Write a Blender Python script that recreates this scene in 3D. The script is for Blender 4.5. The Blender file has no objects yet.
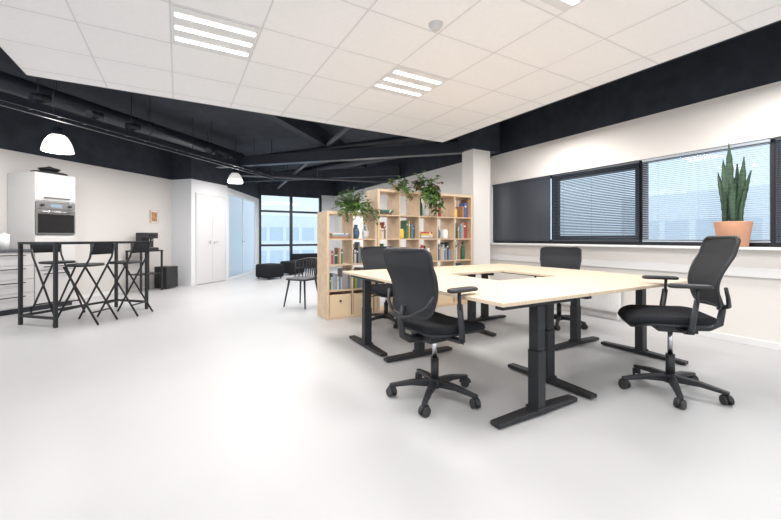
import bpy, math, random
from mathutils import Vector, Matrix
R = random.Random(7)
scene = bpy.context.scene
COL = scene.collection
pi = math.pi

# ---------------------------------------------------------------- materials
def mat(name, col, rough=0.5, metal=0.0, bump=0.0, bscale=200.0, var=0.0, vscale=5.0, emit=None, estr=0.0, stretch=None, spec=None, trans=0.0):
    m = bpy.data.materials.new(name); m.use_nodes = True
    nt = m.node_tree; b = nt.nodes['Principled BSDF']
    b.inputs['Base Color'].default_value = (*col, 1)
    b.inputs['Roughness'].default_value = rough
    b.inputs['Metallic'].default_value = metal
    if spec is not None: b.inputs['Specular IOR Level'].default_value = spec
    if trans: b.inputs['Transmission Weight'].default_value = trans
    if emit:
        b.inputs['Emission Color'].default_value = (*emit, 1)
        b.inputs['Emission Strength'].default_value = estr
    tc = nt.nodes.new('ShaderNodeTexCoord')
    mp = nt.nodes.new('ShaderNodeMapping')
    nt.links.new(tc.outputs['Object'], mp.inputs['Vector'])
    if stretch: mp.inputs['Scale'].default_value = stretch
    if var > 0:
        n = nt.nodes.new('ShaderNodeTexNoise'); n.inputs['Scale'].default_value = vscale
        n.inputs['Detail'].default_value = 5
        nt.links.new(mp.outputs[0], n.inputs['Vector'])
        r = nt.nodes.new('ShaderNodeValToRGB')
        r.color_ramp.elements[0].position = 0.3; r.color_ramp.elements[1].position = 0.7
        r.color_ramp.elements[0].color = (*[max(0, c * (1 - var)) for c in col], 1)
        r.color_ramp.elements[1].color = (*[min(1, c * (1 + var)) for c in col], 1)
        nt.links.new(n.outputs['Fac'], r.inputs['Fac'])
        nt.links.new(r.outputs['Color'], b.inputs['Base Color'])
    if bump > 0:
        n2 = nt.nodes.new('ShaderNodeTexNoise'); n2.inputs['Scale'].default_value = bscale
        nt.links.new(mp.outputs[0], n2.inputs['Vector'])
        bp = nt.nodes.new('ShaderNodeBump'); bp.inputs['Strength'].default_value = bump
        bp.inputs['Distance'].default_value = 0.002
        nt.links.new(n2.outputs['Fac'], bp.inputs['Height'])
        nt.links.new(bp.outputs['Normal'], b.inputs['Normal'])
    return m

M_floor = mat('floor_resin', (0.50, 0.50, 0.505), 0.36, bump=0.03, bscale=60, var=0.025, vscale=1.2, spec=0.4)
M_wallL = mat('wall_plaster_beige', (0.68, 0.65, 0.63), 0.85, bump=0.1, bscale=90)
M_wallR = mat('wall_plaster_warm', (0.79, 0.755, 0.715), 0.85, bump=0.1, bscale=90)
M_wallW = mat('wall_plaster_white', (0.70, 0.71, 0.73), 0.8, bump=0.1, bscale=90)
M_black = mat('ceiling_black_paint', (0.023, 0.029, 0.043), 0.75, bump=0.2, bscale=40, var=0.25)
M_blackp = mat('pipe_black_paint', (0.024, 0.029, 0.042), 0.38)
M_greyp = mat('conduit_grey', (0.09, 0.095, 0.11), 0.45)
M_tile = mat('ceiling_tile', (0.95, 0.935, 0.93), 0.9, bump=0.35, bscale=260, var=0.015, vscale=30)
M_grid = mat('ceiling_grid', (0.76, 0.75, 0.75), 0.6)
M_lit = mat('led_diffuser', (1, 1, 1), 0.4, emit=(1, 0.98, 0.95), estr=4)
M_wplast = mat('white_plastic', (0.80, 0.79, 0.78), 0.4)
M_doorw = mat('door_white', (0.62, 0.62, 0.63), 0.45)
M_white = mat('white_laminate', (0.60, 0.59, 0.585), 0.35)
M_frame = mat('window_frame_dark', (0.02, 0.022, 0.027), 0.4)
M_blindW = mat('blind_slat_light', (0.40, 0.44, 0.49), 0.4)
M_blindD = mat('blind_slat_dark', (0.045, 0.053, 0.068), 0.4)
M_birch = mat('birch_desktop', (0.68, 0.55, 0.41), 0.45, var=0.09, vscale=9, stretch=(1, 14, 1), spec=0.3)
M_birchs = mat('birch_shelf', (0.62, 0.46, 0.31), 0.45, var=0.12, vscale=9, stretch=(14, 1, 1))
M_edge = mat('birch_edge', (0.68, 0.52, 0.34), 0.5)
M_steel = mat('powdercoat_black', (0.014, 0.015, 0.018), 0.5, bump=0.1, bscale=400)
M_plast = mat('chair_plastic_black', (0.018, 0.019, 0.022), 0.45)
M_fabric = mat('chair_fabric_black', (0.016, 0.017, 0.020), 0.9, bump=0.6, bscale=700, spec=0.2)
M_mesh = mat('chair_mesh_grey', (0.038, 0.039, 0.043), 0.85, bump=0.7, bscale=900, spec=0.2)
M_chrome = mat('chrome', (0.6, 0.6, 0.62), 0.2, metal=1)
M_rub = mat('wheel_rubber', (0.03, 0.03, 0.032), 0.5)
M_terra = mat('terracotta', (0.56, 0.29, 0.18), 0.8, bump=0.2, var=0.08)
M_soil = mat('soil', (0.05, 0.03, 0.02), 0.95, bump=0.8, bscale=60)
M_snake = mat('snake_plant_leaf', (0.034, 0.072, 0.038), 0.5, var=0.6, vscale=16, stretch=(1, 1, 3))
M_leaf1 = mat('leaf_green', (0.12, 0.23, 0.05), 0.5, var=0.35, vscale=10)
M_leaf2 = mat('leaf_dark_green', (0.055, 0.12, 0.034), 0.5, var=0.35, vscale=10)
M_leaf3 = mat('leaf_reddish', (0.13, 0.08, 0.04), 0.5, var=0.35, vscale=10)
M_stem = mat('stem', (0.09, 0.13, 0.04), 0.6)
M_ovenG = mat('oven_glass', (0.008, 0.008, 0.01), 0.15)
M_inox = mat('brushed_steel', (0.22, 0.22, 0.22), 0.4, metal=0.8)
M_disp = mat('oven_display', (0.01, 0.01, 0.01), 0.2, emit=(0.6, 0.8, 1), estr=0.6)
M_paper = mat('paper', (0.8, 0.78, 0.74), 0.9)
M_shade = mat('lamp_shade_white', (0.85, 0.85, 0.85), 0.3, emit=(1, 0.97, 0.93), estr=0.45)
M_bulb = mat('bulb', (1, 1, 1), 0.4, emit=(1, 0.9, 0.8), estr=20)
M_cer = mat('ceramic_white', (0.8, 0.8, 0.78), 0.25)
M_cerb = mat('ceramic_blue', (0.08, 0.16, 0.26), 0.25)
M_yel = mat('enamel_yellow', (0.75, 0.5, 0.05), 0.35)
M_botl = mat('bottle_green', (0.03, 0.12, 0.06), 0.1)
M_facade = mat('facade_pale', (0.84, 0.86, 0.88), 0.7)
M_facglass = mat('facade_glass', (0.62, 0.69, 0.75), 0.4)
M_art = mat('art_print', (0.40, 0.22, 0.11), 0.7, var=0.6, vscale=25)

def glassmat():
    m = bpy.data.materials.new('window_glass'); m.use_nodes = True
    nt = m.node_tree; nt.nodes.clear()
    o = nt.nodes.new('ShaderNodeOutputMaterial'); mx = nt.nodes.new('ShaderNodeMixShader')
    t = nt.nodes.new('ShaderNodeBsdfTransparent'); g = nt.nodes.new('ShaderNodeBsdfGlossy')
    t.inputs[0].default_value = (0.78, 0.85, 0.90, 1); g.inputs['Roughness'].default_value = 0.02
    mx.inputs[0].default_value = 0.03
    nt.links.new(t.outputs[0], mx.inputs[1]); nt.links.new(g.outputs[0], mx.inputs[2])
    nt.links.new(mx.outputs[0], o.inputs[0]); return m
M_glass = glassmat()
def frostmat():
    m = bpy.data.materials.new('frosted_glass'); m.use_nodes = True
    nt = m.node_tree; nt.nodes.clear()
    o = nt.nodes.new('ShaderNodeOutputMaterial'); mx = nt.nodes.new('ShaderNodeMixShader')
    t = nt.nodes.new('ShaderNodeBsdfTranslucent'); g = nt.nodes.new('ShaderNodeBsdfTransparent')
    t.inputs[0].default_value = (0.88, 0.93, 0.97, 1); g.inputs[0].default_value = (0.70, 0.78, 0.85, 1)
    mx.inputs[0].default_value = 0.45
    nt.links.new(t.outputs[0], mx.inputs[1]); nt.links.new(g.outputs[0], mx.inputs[2])
    nt.links.new(mx.outputs[0], o.inputs[0]); return m
M_frost = frostmat()

# ---------------------------------------------------------------- mesh builder
class MB:
    def __init__(s): s.v = []; s.f = []; s.mi = []; s.sm = []; s.mats = []
    def _m(s, m):
        if m not in s.mats: s.mats.append(m)
        return s.mats.index(m)
    def add(s, vs, fs, m, smooth=False, M=None):
        o = len(s.v); k = s._m(m)
        for p in vs:
            p = Vector(p)
            if M is not None: p = M @ p
            s.v.append(p)
        for i, f in enumerate(fs):
            s.f.append([o + a for a in f]); s.mi.append(k)
            s.sm.append(smooth[i] if isinstance(smooth, list) else smooth)
    def box(s, a, b, m, M=None):
        x0, y0, z0 = a; x1, y1, z1 = b
        vs = [(x0, y0, z0), (x1, y0, z0), (x1, y1, z0), (x0, y1, z0), (x0, y0, z1), (x1, y0, z1), (x1, y1, z1), (x0, y1, z1)]
        s.add(vs, [(3, 2, 1, 0), (4, 5, 6, 7), (0, 1, 5, 4), (1, 2, 6, 5), (2, 3, 7, 6), (3, 0, 4, 7)], m, False, M)
    def bar(s, p0, p1, w0, h0, w1, h1, m, up=(0, 0, 1)):
        p0 = Vector(p0); p1 = Vector(p1); d = (p1 - p0).normalized(); up = Vector(up)
        sx = d.cross(up)
        if sx.length < 1e-4: sx = d.cross(Vector((0, 1, 0)))
        sx.normalize(); u = sx.cross(d)
        vs = []
        for p, w, h in ((p0, w0, h0), (p1, w1, h1)):
            for a, b in ((-1, -1), (1, -1), (1, 1), (-1, 1)): vs.append(p + sx * a * w / 2 + u * b * h / 2)
        s.add(vs, [(3, 2, 1, 0), (4, 5, 6, 7), (0, 1, 5, 4), (1, 2, 6, 5), (2, 3, 7, 6), (3, 0, 4, 7)], m)
    def tube(s, pts, r, m, n=10, closed=False, flat=1.0):
        pts = [Vector(p) for p in pts]; N = len(pts)
        rs = r if isinstance(r, (list, tuple)) else [r] * N
        prev = None; rings = []
        for i, p in enumerate(pts):
            if closed: t = pts[(i + 1) % N] - pts[i - 1]
            elif i == 0: t = pts[1] - pts[0]
            elif i == N - 1: t = pts[-1] - pts[-2]
            else: t = (pts[i + 1] - pts[i]).normalized() + (pts[i] - pts[i - 1]).normalized()
            t.normalize()
            if prev is None:
                a = Vector((0, 0, 1)) if abs(t.z) < 0.9 else Vector((0, 1, 0))
                nx = a.cross(t).normalized()
            else:
                nx = (prev - t * prev.dot(t)).normalized()
            prev = nx; ny = t.cross(nx)
            rings.append([p + nx * math.cos(2 * pi * k / n) * rs[i] + ny * math.sin(2 * pi * k / n) * rs[i] * flat for k in range(n)])
        vs = [q for rg in rings for q in rg]; fs = []; sm = []
        for i in range(N if closed else N - 1):
            j = (i + 1) % N
            for k in range(n):
                l = (k + 1) % n
                fs.append((i * n + k, i * n + l, j * n + l, j * n + k)); sm.append(True)
        if not closed:
            fs.append(tuple(range(n - 1, -1, -1))); fs.append(tuple((N - 1) * n + k for k in range(n))); sm += [False, False]
        s.add(vs, fs, m, sm)
    def cyl(s, p0, p1, r0, m, r1=None, n=20): s.tube([p0, p1], [r0, r0 if r1 is None else r1], m, n)
    def lathe(s, prof, m, c=(0, 0, 0), n=28, smooth=True, rib=0.0, nrib=24):
        vs = []; fs = []
        for r, z in prof:
            for k in range(n):
                a = 2 * pi * k / n; rr = r * (1 + rib * math.cos(nrib * a)); vs.append((c[0] + rr * math.cos(a), c[1] + rr * math.sin(a), c[2] + z))
        for i in range(len(prof) - 1):
            for k in range(n):
                l = (k + 1) % n; fs.append((i * n + k, i * n + l, (i + 1) * n + l, (i + 1) * n + k))
        s.add(vs, fs, m, smooth)
    def disc(s, c, r, m, n=28):
        s.add([(c[0] + r * math.cos(2 * pi * k / n), c[1] + r * math.sin(2 * pi * k / n), c[2]) for k in range(n)], [tuple(range(n))], m)
    def pad(s, w, d, h, m, c=(0, 0, 0), rad=0.06, soft=0.3, fn=None, n=8):
        def ring(ins, z):
            o = []; W = w / 2 - ins; D = d / 2 - ins; rr = max(rad - ins * 0.5, 0.005)
            rr = min(rr, W * 0.99, D * 0.99)
            for q, (sx, sy) in enumerate(((1, 1), (-1, 1), (-1, -1), (1, -1))):
                for k in range(n + 1):
                    a = q * pi / 2 + k * pi / 2 / n
                    o.append([sx * (W - rr) + rr * math.cos(a), sy * (D - rr) + rr * math.sin(a), z])
            return o
        e = h * soft; L = [(min(w, d) * 0.25, 0), (e, 0), (e * 0.3, e * 0.35), (0, e), (0, h - e), (e * 0.3, h - e * 0.35), (e, h), (min(w, d) * 0.15, h + 0.002), (min(w, d) * 0.3, h + 0.003)]
        vs = []; fs = []; sm = []
        for ins, z in L: vs += ring(ins, z)
        K = 4 * (n + 1)
        for i in range(len(L) - 1):
            for k in range(K):
                l = (k + 1) % K; fs.append((i * K + k, i * K + l, (i + 1) * K + l, (i + 1) * K + k)); sm.append(True)
        fs.append(tuple(range(K - 1, -1, -1))); fs.append(tuple((len(L) - 1) * K + k for k in range(K))); sm += [True, True]
        out = []
        for p in vs:
            if fn: p = fn(*p)
            out.append((p[0] + c[0], p[1] + c[1], p[2] + c[2]))
        s.add(out, fs, m, sm)
    def obj(s, name, parent=None, loc=(0, 0, 0), rot=(0, 0, 0), bevel=0, label=None, segs=2):
        me = bpy.data.meshes.new(name); me.from_pydata([tuple(p) for p in s.v], [], s.f)
        for m in s.mats: me.materials.append(m)
        for i, p in enumerate(me.polygons): p.material_index = s.mi[i]; p.use_smooth = s.sm[i]
        me.update()
        o = bpy.data.objects.new(name, me); COL.objects.link(o)
        o.location = loc; o.rotation_euler = rot
        if parent: o.parent = parent
        if label: o['label'] = label
        if bevel:
            b = o.modifiers.new('bevel', 'BEVEL'); b.width = bevel; b.segments = segs; b.limit_method = 'ANGLE'; b.angle_limit = 0.6
        return o

def tag(o, label, cat, group=None):
    o['label'] = label; o['category'] = cat
    if group: o['group'] = group
    return o
def thing(name, label, cat, loc=(0, 0, 0), rz=0, group=None):
    e = bpy.data.objects.new(name, None); e.empty_display_size = 0.1; COL.objects.link(e)
    e.location = loc; e.rotation_euler = (0, 0, rz)
    return tag(e, label, cat, group)
def struct(o): o['kind'] = 'structure'; return o
def copy_thing(root, loc, rz=None, label=None):
    def rec(o, par):
        c = o.copy(); COL.objects.link(c)
        if par: c.parent = par
        for ch in list(o.children): rec(ch, c)
        return c
    c = rec(root, None); c.location = loc
    if rz is not None: c.rotation_euler = (0, 0, rz)
    if label: c['label'] = label
    return c

# ---------------------------------------------------------------- shell
H = 3.3
b = MB(); b.box((-7, -4, -0.15), (5.6, 13.4, 0), M_floor); struct(b.obj('floor'))
b = MB(); b.box((-7, -4, H), (5.6, 13.4, H + 0.15), M_black); struct(b.obj('ceiling'))
CX0, CX1, CY1, CZ = -1.28, 3.80, 4.88, 2.69
b = MB(); b.box((CX0, -3, CZ), (CX1, CY1, CZ + 0.03), M_tile)
x = -0.65
while x < CX1: b.box((x - 0.006, -3, CZ - 0.002), (x + 0.006, CY1, CZ), M_grid); x += 0.6
y = 4.7
while y > -3: b.box((CX0, y - 0.006, CZ - 0.002), (CX1, y + 0.006, CZ - 0.0002), M_grid); y -= 0.6
b.box((CX0, CY1 - 0.012, CZ - 0.004), (CX1, CY1, CZ + 0.03), M_wplast)
b.box((CX0, -3, CZ - 0.004), (CX0 + 0.012, CY1, CZ + 0.03), M_wplast)
b.box((CX1 - 0.012, -3, CZ - 0.004), (CX1, CY1, CZ + 0.03), M_wplast)
struct(b.obj('ceiling'))
b = MB()
b.box((CX0 + 0.02, CY1 - 0.06, CZ + 0.03), (CX1 - 0.02, CY1 - 0.03, H), M_black)
b.box((CX1 - 0.06, -3, CZ + 0.03), (CX1 - 0.03, CY1 - 0.06, H), M_black)
b.box((CX0 + 0.03, -3, CZ + 0.03), (CX0 + 0.06, CY1 - 0.06, H), M_black)
struct(b.obj('trim_1'))

def wallseg(b, p0, p1, z0, z1, th, m):
    p0 = Vector((*p0, 0)); p1 = Vector((*p1, 0)); d = (p1 - p0).normalized(); n = Vector((-d.y, d.x, 0)) * th
    vs = [(q.x, q.y, z) for z in (z0, z1) for q in (p0, p1, p1 + n, p0 + n)]
    b.add(vs, [(3, 2, 1, 0), (4, 5, 6, 7), (0, 1, 5, 4), (1, 2, 6, 5), (2, 3, 7, 6), (3, 0, 4, 7)], m)
ZL = 2.46
b = MB(); wallseg(b, (-4.2, 5.96), (-0.13, 10.03), 0, ZL, 0.15, M_wallL); wallseg(b, (-4.2, 5.96), (-0.13, 10.03), ZL, H, 0.15, M_black); struct(b.obj('wall_left'))
b = MB(); wallseg(b, (-4.2, 5.955), (-0.14, 10.015), 0, 0.06, 0.015, M_wplast)
struct(b.obj('baseboard_left')).location = (0.0075, -0.0075, 0)
b = MB()
A = (-0.13, 10.02); B = (0.26, 9.62); C = (1.11, 10.47)
wallseg(b, A, B, 0, ZL, 0.10, M_wallW); wallseg(b, A, B, ZL, H, 0.10, M_black)
wallseg(b, B, C, 0, ZL, 0.10, M_wallW); wallseg(b, B, C, ZL, H, 0.10, M_black)
struct(b.obj('wall_storage'))
for i, (u0, u1) in enumerate(((0.158, 0.621), (0.628, 1.092))):
    d = MB(); d.box((u0, -0.03, 0.012), (u1, -0.004, 2.122), M_doorw)
    hx = u1 - 0.06 if i == 0 else u0 + 0.06
    d.cyl((hx, -0.03, 1.0), (hx, -0.075, 1.0), 0.009, M_chrome, n=10)
    d.cyl((hx, -0.07, 1.0), (hx + (-0.11 if i == 0 else 0.11), -0.07, 1.0), 0.009, M_chrome, n=10)
    d.box((hx - 0.016, -0.034, 0.95), (hx + 0.016, -0.03, 1.05), M_chrome)
    struct(d.obj('door_%d' % (i + 1), loc=(B[0], B[1], 0), rot=(0, 0, pi / 4), bevel=0.002))
b = MB(); b.box((0.12, -0.03, 0), (0.155, 0.0, 2.16), M_doorw); b.box((1.095, -0.03, 0), (1.13, 0.0, 2.16), M_doorw); b.box((0.155, -0.03, 2.125), (1.095, 0.0, 2.16), M_doorw); b.box((0.155, -0.003, 0.0), (1.095, 0.0, 2.125), M_greyp)  # last box: dark sheet behind the leaves, painting shade into the door gaps
struct(b.obj('trim_2', loc=(B[0], B[1], 0), rot=(0, 0, pi / 4)))
E = (2.36, 13.0); dv = Vector((E[0] - C[0], E[1] - C[1])); CL = dv.length; an = math.atan2(dv.y, dv.x)
def cpt(s): return (C[0] + dv.x / CL * s, C[1] + dv.y / CL * s)
b = MB()
wallseg(b, C, cpt(0.12), 0, 2.42, 0.12, M_wallW); wallseg(b, cpt(2.6), E, 0, 2.42, 0.12, M_wallW); wallseg(b, cpt(0.12), cpt(2.6), 2.30, 2.42, 0.12, M_wallW)
wallseg(b, C, E, 2.42, H, 0.12, M_black); struct(b.obj('wall_corridor'))
b = MB()
for a in (0.12, 2.56): b.box((a, 0.03, 0), (a + 0.04, 0.09, 2.30), M_wplast)
b.box((1.34, 0.045, 0), (1.36, 0.08, 2.30), M_wplast)
for z in (0.0, 2.26): b.box((0.12, 0.03, z), (2.60, 0.09, z + 0.04), M_wplast)
b.box((0.16, 0.055, 0.04), (2.56, 0.065, 2.26), M_frost)
b.cyl((1.30, 0.055, 1.0), (1.30, -0.02, 1.0), 0.01, M_chrome, n=8); b.cyl((1.30, -0.015, 1.0), (1.18, -0.015, 1.0), 0.01, M_chrome, n=8)
struct(b.obj('door_3', loc=(C[0], C[1], 0), rot=(0, 0, an)))
b = MB(); b.box((4.55, 13.0, 0), (5.2, 13.15, 2.67), M_wallW); b.box((2.2, 13.0, 2.62), (4.55, 13.15, H), M_black); b.box((4.55, 13.0, 2.67), (5.2, 13.15, H), M_black); struct(b.obj('wall_back'))
b = MB()
for xx in (2.39, 3.45, 4.52): b.box((xx - 0.045, 13.0, 0), (xx + 0.045, 13.09, 2.62), M_frame)
for zz in (0.03, 0.85, 2.02, 2.59): b.box((2.36, 13.005, zz - 0.035), (4.55, 13.085, zz + 0.035), M_frame)
b.box((2.36, 13.04, 0), (4.55, 13.05, 2.62), M_glass)
struct(b.obj('window_5'))
WX = 5.32; WB, WT = 1.0, 2.14; ZR = 2.70
b = MB()
b.box((5.1, -2.5, 0), (5.55, 5.29, WB - 0.02), M_wallR)
b.box((WX, -2.5, WT), (5.55, 5.29, ZR), M_wallR); b.box((WX, -2.5, ZR), (5.55, 5.29, H), M_black)
b.box((5.1, 5.29, 0), (5.55, 13.15, ZR - 0.03), M_wallR); b.box((5.1, 5.29, ZR - 0.03), (5.55, 13.15, H), M_black)
struct(b.obj('wall_right'))
b = MB(); b.box((4.98, -2.5, WB - 0.02), (5.38, 5.29, WB + 0.005), M_wplast); struct(b.obj('trim_3', bevel=0.004))
b = MB(); b.box((5.06, -2.5, 0.70), (5.1, 5.2, 0.80), M_wplast); struct(b.obj('trim_4', bevel=0.006))
b = MB(); b.box((5.085, -2.5, 0), (5.1, 5.2, 0.07), M_wplast); struct(b.obj('baseboard_right', bevel=0.003))
b = MB(); b.box((4.5, 4.9, 0), (4.9, 5.2, 2.67), M_wallR); b.box((4.44, 4.86, 2.67), (5.1, 5.24, H), M_black); struct(b.obj('wall_column'))

def window(i, y0, y1, fr, mid=False, fw=0.04):
    b = MB(); X0, X1 = 5.40, 5.46
    b.box((X0, y0, WB + 0.005), (X1, y0 + fw, WT), fr); b.box((X0, y1 - fw, WB + 0.005), (X1, y1, WT), fr)
    b.box((X0, y0 + fw, WB + 0.005), (X1, y1 - fw, WB + 0.075), fr); b.box((X0, y0 + fw, WT - 0.04), (X1, y1 - fw, WT), fr)
    if mid:
        for a in ((y0 + fw, y0 + fw + 0.05), (y1 - fw - 0.05, y1 - fw)): b.box((X0 - 0.02, a[0], WB + 0.075), (X1 - 0.01, a[1], WT - 0.04), fr)
        b.box((X0 - 0.02, y0 + fw, WB + 0.075), (X1 - 0.01, y1 - fw, WB + 0.13), fr); b.box((X0 - 0.02, y0 + fw, WT - 0.10), (X1 - 0.01, y1 - fw, WT - 0.04), fr)
    b.box((X0 + 0.025, y0 + fw, WB + 0.075), (X0 + 0.032, y1 - fw, WT - 0.04), M_glass)
    struct(b.obj('window_%d' % i, bevel=0.003))
window(1, 3.96, 5.29, M_frame); window(2, 2.60, 3.96, M_frame, True); window(3, 1.34, 2.60, M_frame); window(4, -1.2, 1.34, M_frame)

def venetian(y0, y1, m, tilt, label, zb=WB + 0.05, x=5.35):
    t = thing('venetian_blind', label, 'blind', (x, (y0 + y1) / 2, zb), 0); w = (y1 - y0) / 2
    b = MB(); b.box((-0.014, -w, WT - zb - 0.035), (0.014, w, WT - zb - 0.001), m); b.obj('head_rail', t, bevel=0.002)
    b = MB(); b.box((-0.012, -w, 0), (0.012, w, 0.018), m); b.obj('bottom_rail', t, bevel=0.002)
    b = MB(); z = 0.035; c, s_ = math.cos(tilt), math.sin(tilt); hw = 0.0125
    while z < WT - zb - 0.045:
        b.add([(-hw * c, -w, z - hw * s_), (0, -w, z + 0.0015), (hw * c, -w, z + hw * s_), (-hw * c, w, z - hw * s_), (0, w, z + 0.0015), (hw * c, w, z + hw * s_)], [(0, 1, 4, 3), (1, 2, 5, 4)], m)
        z += 0.024
    for yy in (-w * 0.7, 0, w * 0.7): b.cyl((0, yy, 0.01), (0, yy, WT - zb - 0.03), 0.0012, m, n=5)
    s = b.obj('slats', t)
    return t
venetian(1.36, 2.58, M_blindW, 0.42, 'light grey venetian blind with open horizontal slats over a window')
venetian(2.62, 3.94, M_blindD, 0.70, 'dark venetian blind lowered over a dark-framed window')
venetian(3.98, 5.27, M_blindD, 1.5, 'fully closed black venetian blind beside the column')
venetian(0.0, 1.32, M_blindD, 0.9, 'dark venetian blind beside the snake plant window')

t = thing('radiator', 'white flat panel radiator mounted low on the wall under the windows', 'radiator', (5.03, 3.25, 0))
b = MB(); b.box((-0.03, -0.55, 0.12), (0.03, 0.55, 0.60), M_wplast)
for k in range(22): b.box((-0.034, -0.52 + k * 0.048, 0.14), (-0.03, -0.52 + k * 0.048 + 0.03, 0.58), M_wplast)
b.box((0.03, -0.4, 0.3), (0.054, -0.35, 0.5), M_wplast); b.box((0.03, 0.35, 0.3), (0.054, 0.4, 0.5), M_wplast)
b.obj('panel', t, bevel=0.004)
b = MB(); b.cyl((0, -0.52, 0.12), (0, -0.52, 0.0), 0.01, M_wplast, n=8); b.obj('pipe', t)
b = MB(); b.cyl((-0.03, -0.58, 0.55), (-0.10, -0.58, 0.55), 0.02, M_wplast, n=12); b.cyl((0, -0.55, 0.55), (0, -0.60, 0.55), 0.01, M_chrome, n=8); b.obj('valve', t)

for (nm, x0, y0, x1, y1, z1, lab) in (('office_building', 30, 3, 42, 16, 4.2, 'pale office building with light ribbon windows across the street'), ('office_building', 2, 42, 30, 52, 3.6, 'pale office block with light glazing seen through the glazing'), ('office_building', 26, -24, 40, 2.5, 2.0, 'low pale building with strip windows outside')):
    b = MB(); b.box((x0, y0, -8), (x1, y1, z1), M_facade)
    z = -7
    while z < z1 - 1.3:
        b.box((x0 - 0.05, y0 + 1, z), (x0, y1 - 1, z + 1.5), M_facglass); b.box((x0 + 1, y0 - 0.05, z), (x1 - 1, y0, z + 1.5), M_facglass)
        u = y0 + 1
        while u < y1 - 1: b.box((x0 - 0.09, u, z), (x0 - 0.05, u + 0.35, z + 1.5), M_facade); u += 1.8
        u = x0 + 1
        while u < x1 - 1: b.box((u, y0 - 0.09, z), (u + 0.35, y0 - 0.05, z + 1.5), M_facade); u += 1.8
        z += 2.6
    tag(b.obj(nm), lab, 'building')

# ---------------------------------------------------------------- ceiling services
def along(Y0, x0, x1): return ((x0, x0 + Y0), (x1, x1 + Y0))
p, q = along(8.08, -3.0, 1.3)
b = MB(); L = math.dist(p, q); b.cyl((0, 0, 0), (L, 0, 0), 0.115, M_blackp, n=28)
k = 1.2
while k < L: b.cyl((k, 0, 0), (k + 0.04, 0, 0), 0.119, M_blackp, n=28); k += 2.4
k = 0.8
while k < L: b.cyl((k, 0, 0.10), (k, 0, 0.299), 0.006, M_blackp, n=6); k += 1.4
tag(b.obj('ventilation_duct', loc=(p[0], p[1], 3.0), rot=(0, 0, pi / 4), bevel=0), 'black round ventilation duct hung under the black ceiling', 'duct')
p, q = along(7.45, -2.6, 1.9); L = math.dist(p, q)
b = MB(); b.box((0, -0.07, 0), (L, -0.05, 0.07), M_blackp); b.box((0, 0.05, 0), (L, 0.07, 0.07), M_blackp)
k = 0
while k < L: b.box((k, -0.05, 0.0), (k + 0.03, 0.05, 0.015), M_blackp); k += 0.3
k = 0.4
while k < L: b.cyl((k, 0, 0.01), (k, 0, H - 2.621), 0.006, M_blackp, n=6); k += 1.2
tag(b.obj('cable_tray', loc=(p[0], p[1], 2.62), rot=(0, 0, pi / 4)), 'black ladder cable tray hung below the black ceiling', 'cable tray')
p, q = along(7.15, -2.5, 2.0); L2 = math.dist(p, q)
b = MB(); b.box((0, -0.018, 0), (L2, 0.018, 0.035), M_blackp)
k = 0.4
while k < L2: b.cyl((k, 0, 0.03), (k, 0, H - 2.521), 0.004, M_blackp, n=6); k += 1.3
tag(b.obj('lighting_rail', loc=(p[0], p[1], 2.52), rot=(0, 0, pi / 4)), 'thin black lighting rail under the black ceiling', 'light rail')
sp = thing('spotlight', 'black cylindrical ceiling spotlight on the cable tray', 'spotlight', (0, 0, 0), 0, 'ceiling spotlights')
b = MB(); b.box((-0.065, -0.065, 0), (0.065, 0.065, 0.012), M_blackp); b.cyl((0, 0, 0.01), (0, 0, 0.07), 0.008, M_blackp, n=8); b.obj('bracket', sp)
b = MB(); b.cyl((-0.09, 0, 0.09), (0.09, 0, 0.12), 0.055, M_blackp, n=20); b.cyl((0.09, 0, 0.12), (0.093, 0, 0.1206), 0.045, M_greyp, n=20); b.obj('lamp_head', sp)
s2 = math.sqrt(0.5)
for i, xx in enumerate((-1.45, -1.0, -0.6, 0.55, 0.95)):
    pos = (xx, xx + 7.45, 2.691)
    if i == 0: sp.location = pos; sp.rotation_euler = (0, 0, 0.6)
    else: copy_thing(sp, pos, 0.6 + (i % 2) * 0.4)
def beam(n, p0, p1, z0, z1, w, m=M_black):
    b = MB(); b.bar((*p0, (z0 + z1) / 2), (*p1, (z0 + z1) / 2), w, z1 - z0, w, z1 - z0, m); struct(b.obj('trim_%d' % n))
beam(5, (4.62, 5.15), (0.75, 9.02), 2.66, 2.86, 0.16, M_blackp)
beam(6, (5.0, 8.2), (1.6, 11.4), 2.72, 2.95, 0.2)
beam(8, (0.6, 5.3), (4.4, 9.1), 3.0, 3.3, 0.16)
for i, (p0, p1, r, m) in enumerate((((3.9, 5.5, 2.95), (1.3, 9.3, 2.95), 0.06, M_blackp), ((2.6, 5.6, 3.1), (2.9, 12.6, 2.8), 0.05, M_greyp), ((1.3, 9.6, 2.62), (4.9, 8.7, 2.62), 0.03, M_greyp), ((4.9, 5.6, 3.0), (2.2, 12.6, 3.0), 0.10, M_blackp))):
    b = MB(); b.cyl(p0, p1, r, m, n=16)
    dd = Vector(p1) - Vector(p0)
    for f in (0.2, 0.5, 0.8):
        c = Vector(p0) + dd * f; b.cyl(c, (c.x, c.y, H - 0.001), 0.006, m, n=6)
    tag(b.obj('ceiling_pipe'), 'grey service pipe crossing the black ceiling' if m is M_greyp else 'black painted service pipe hung under the ceiling', 'pipe')

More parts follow.
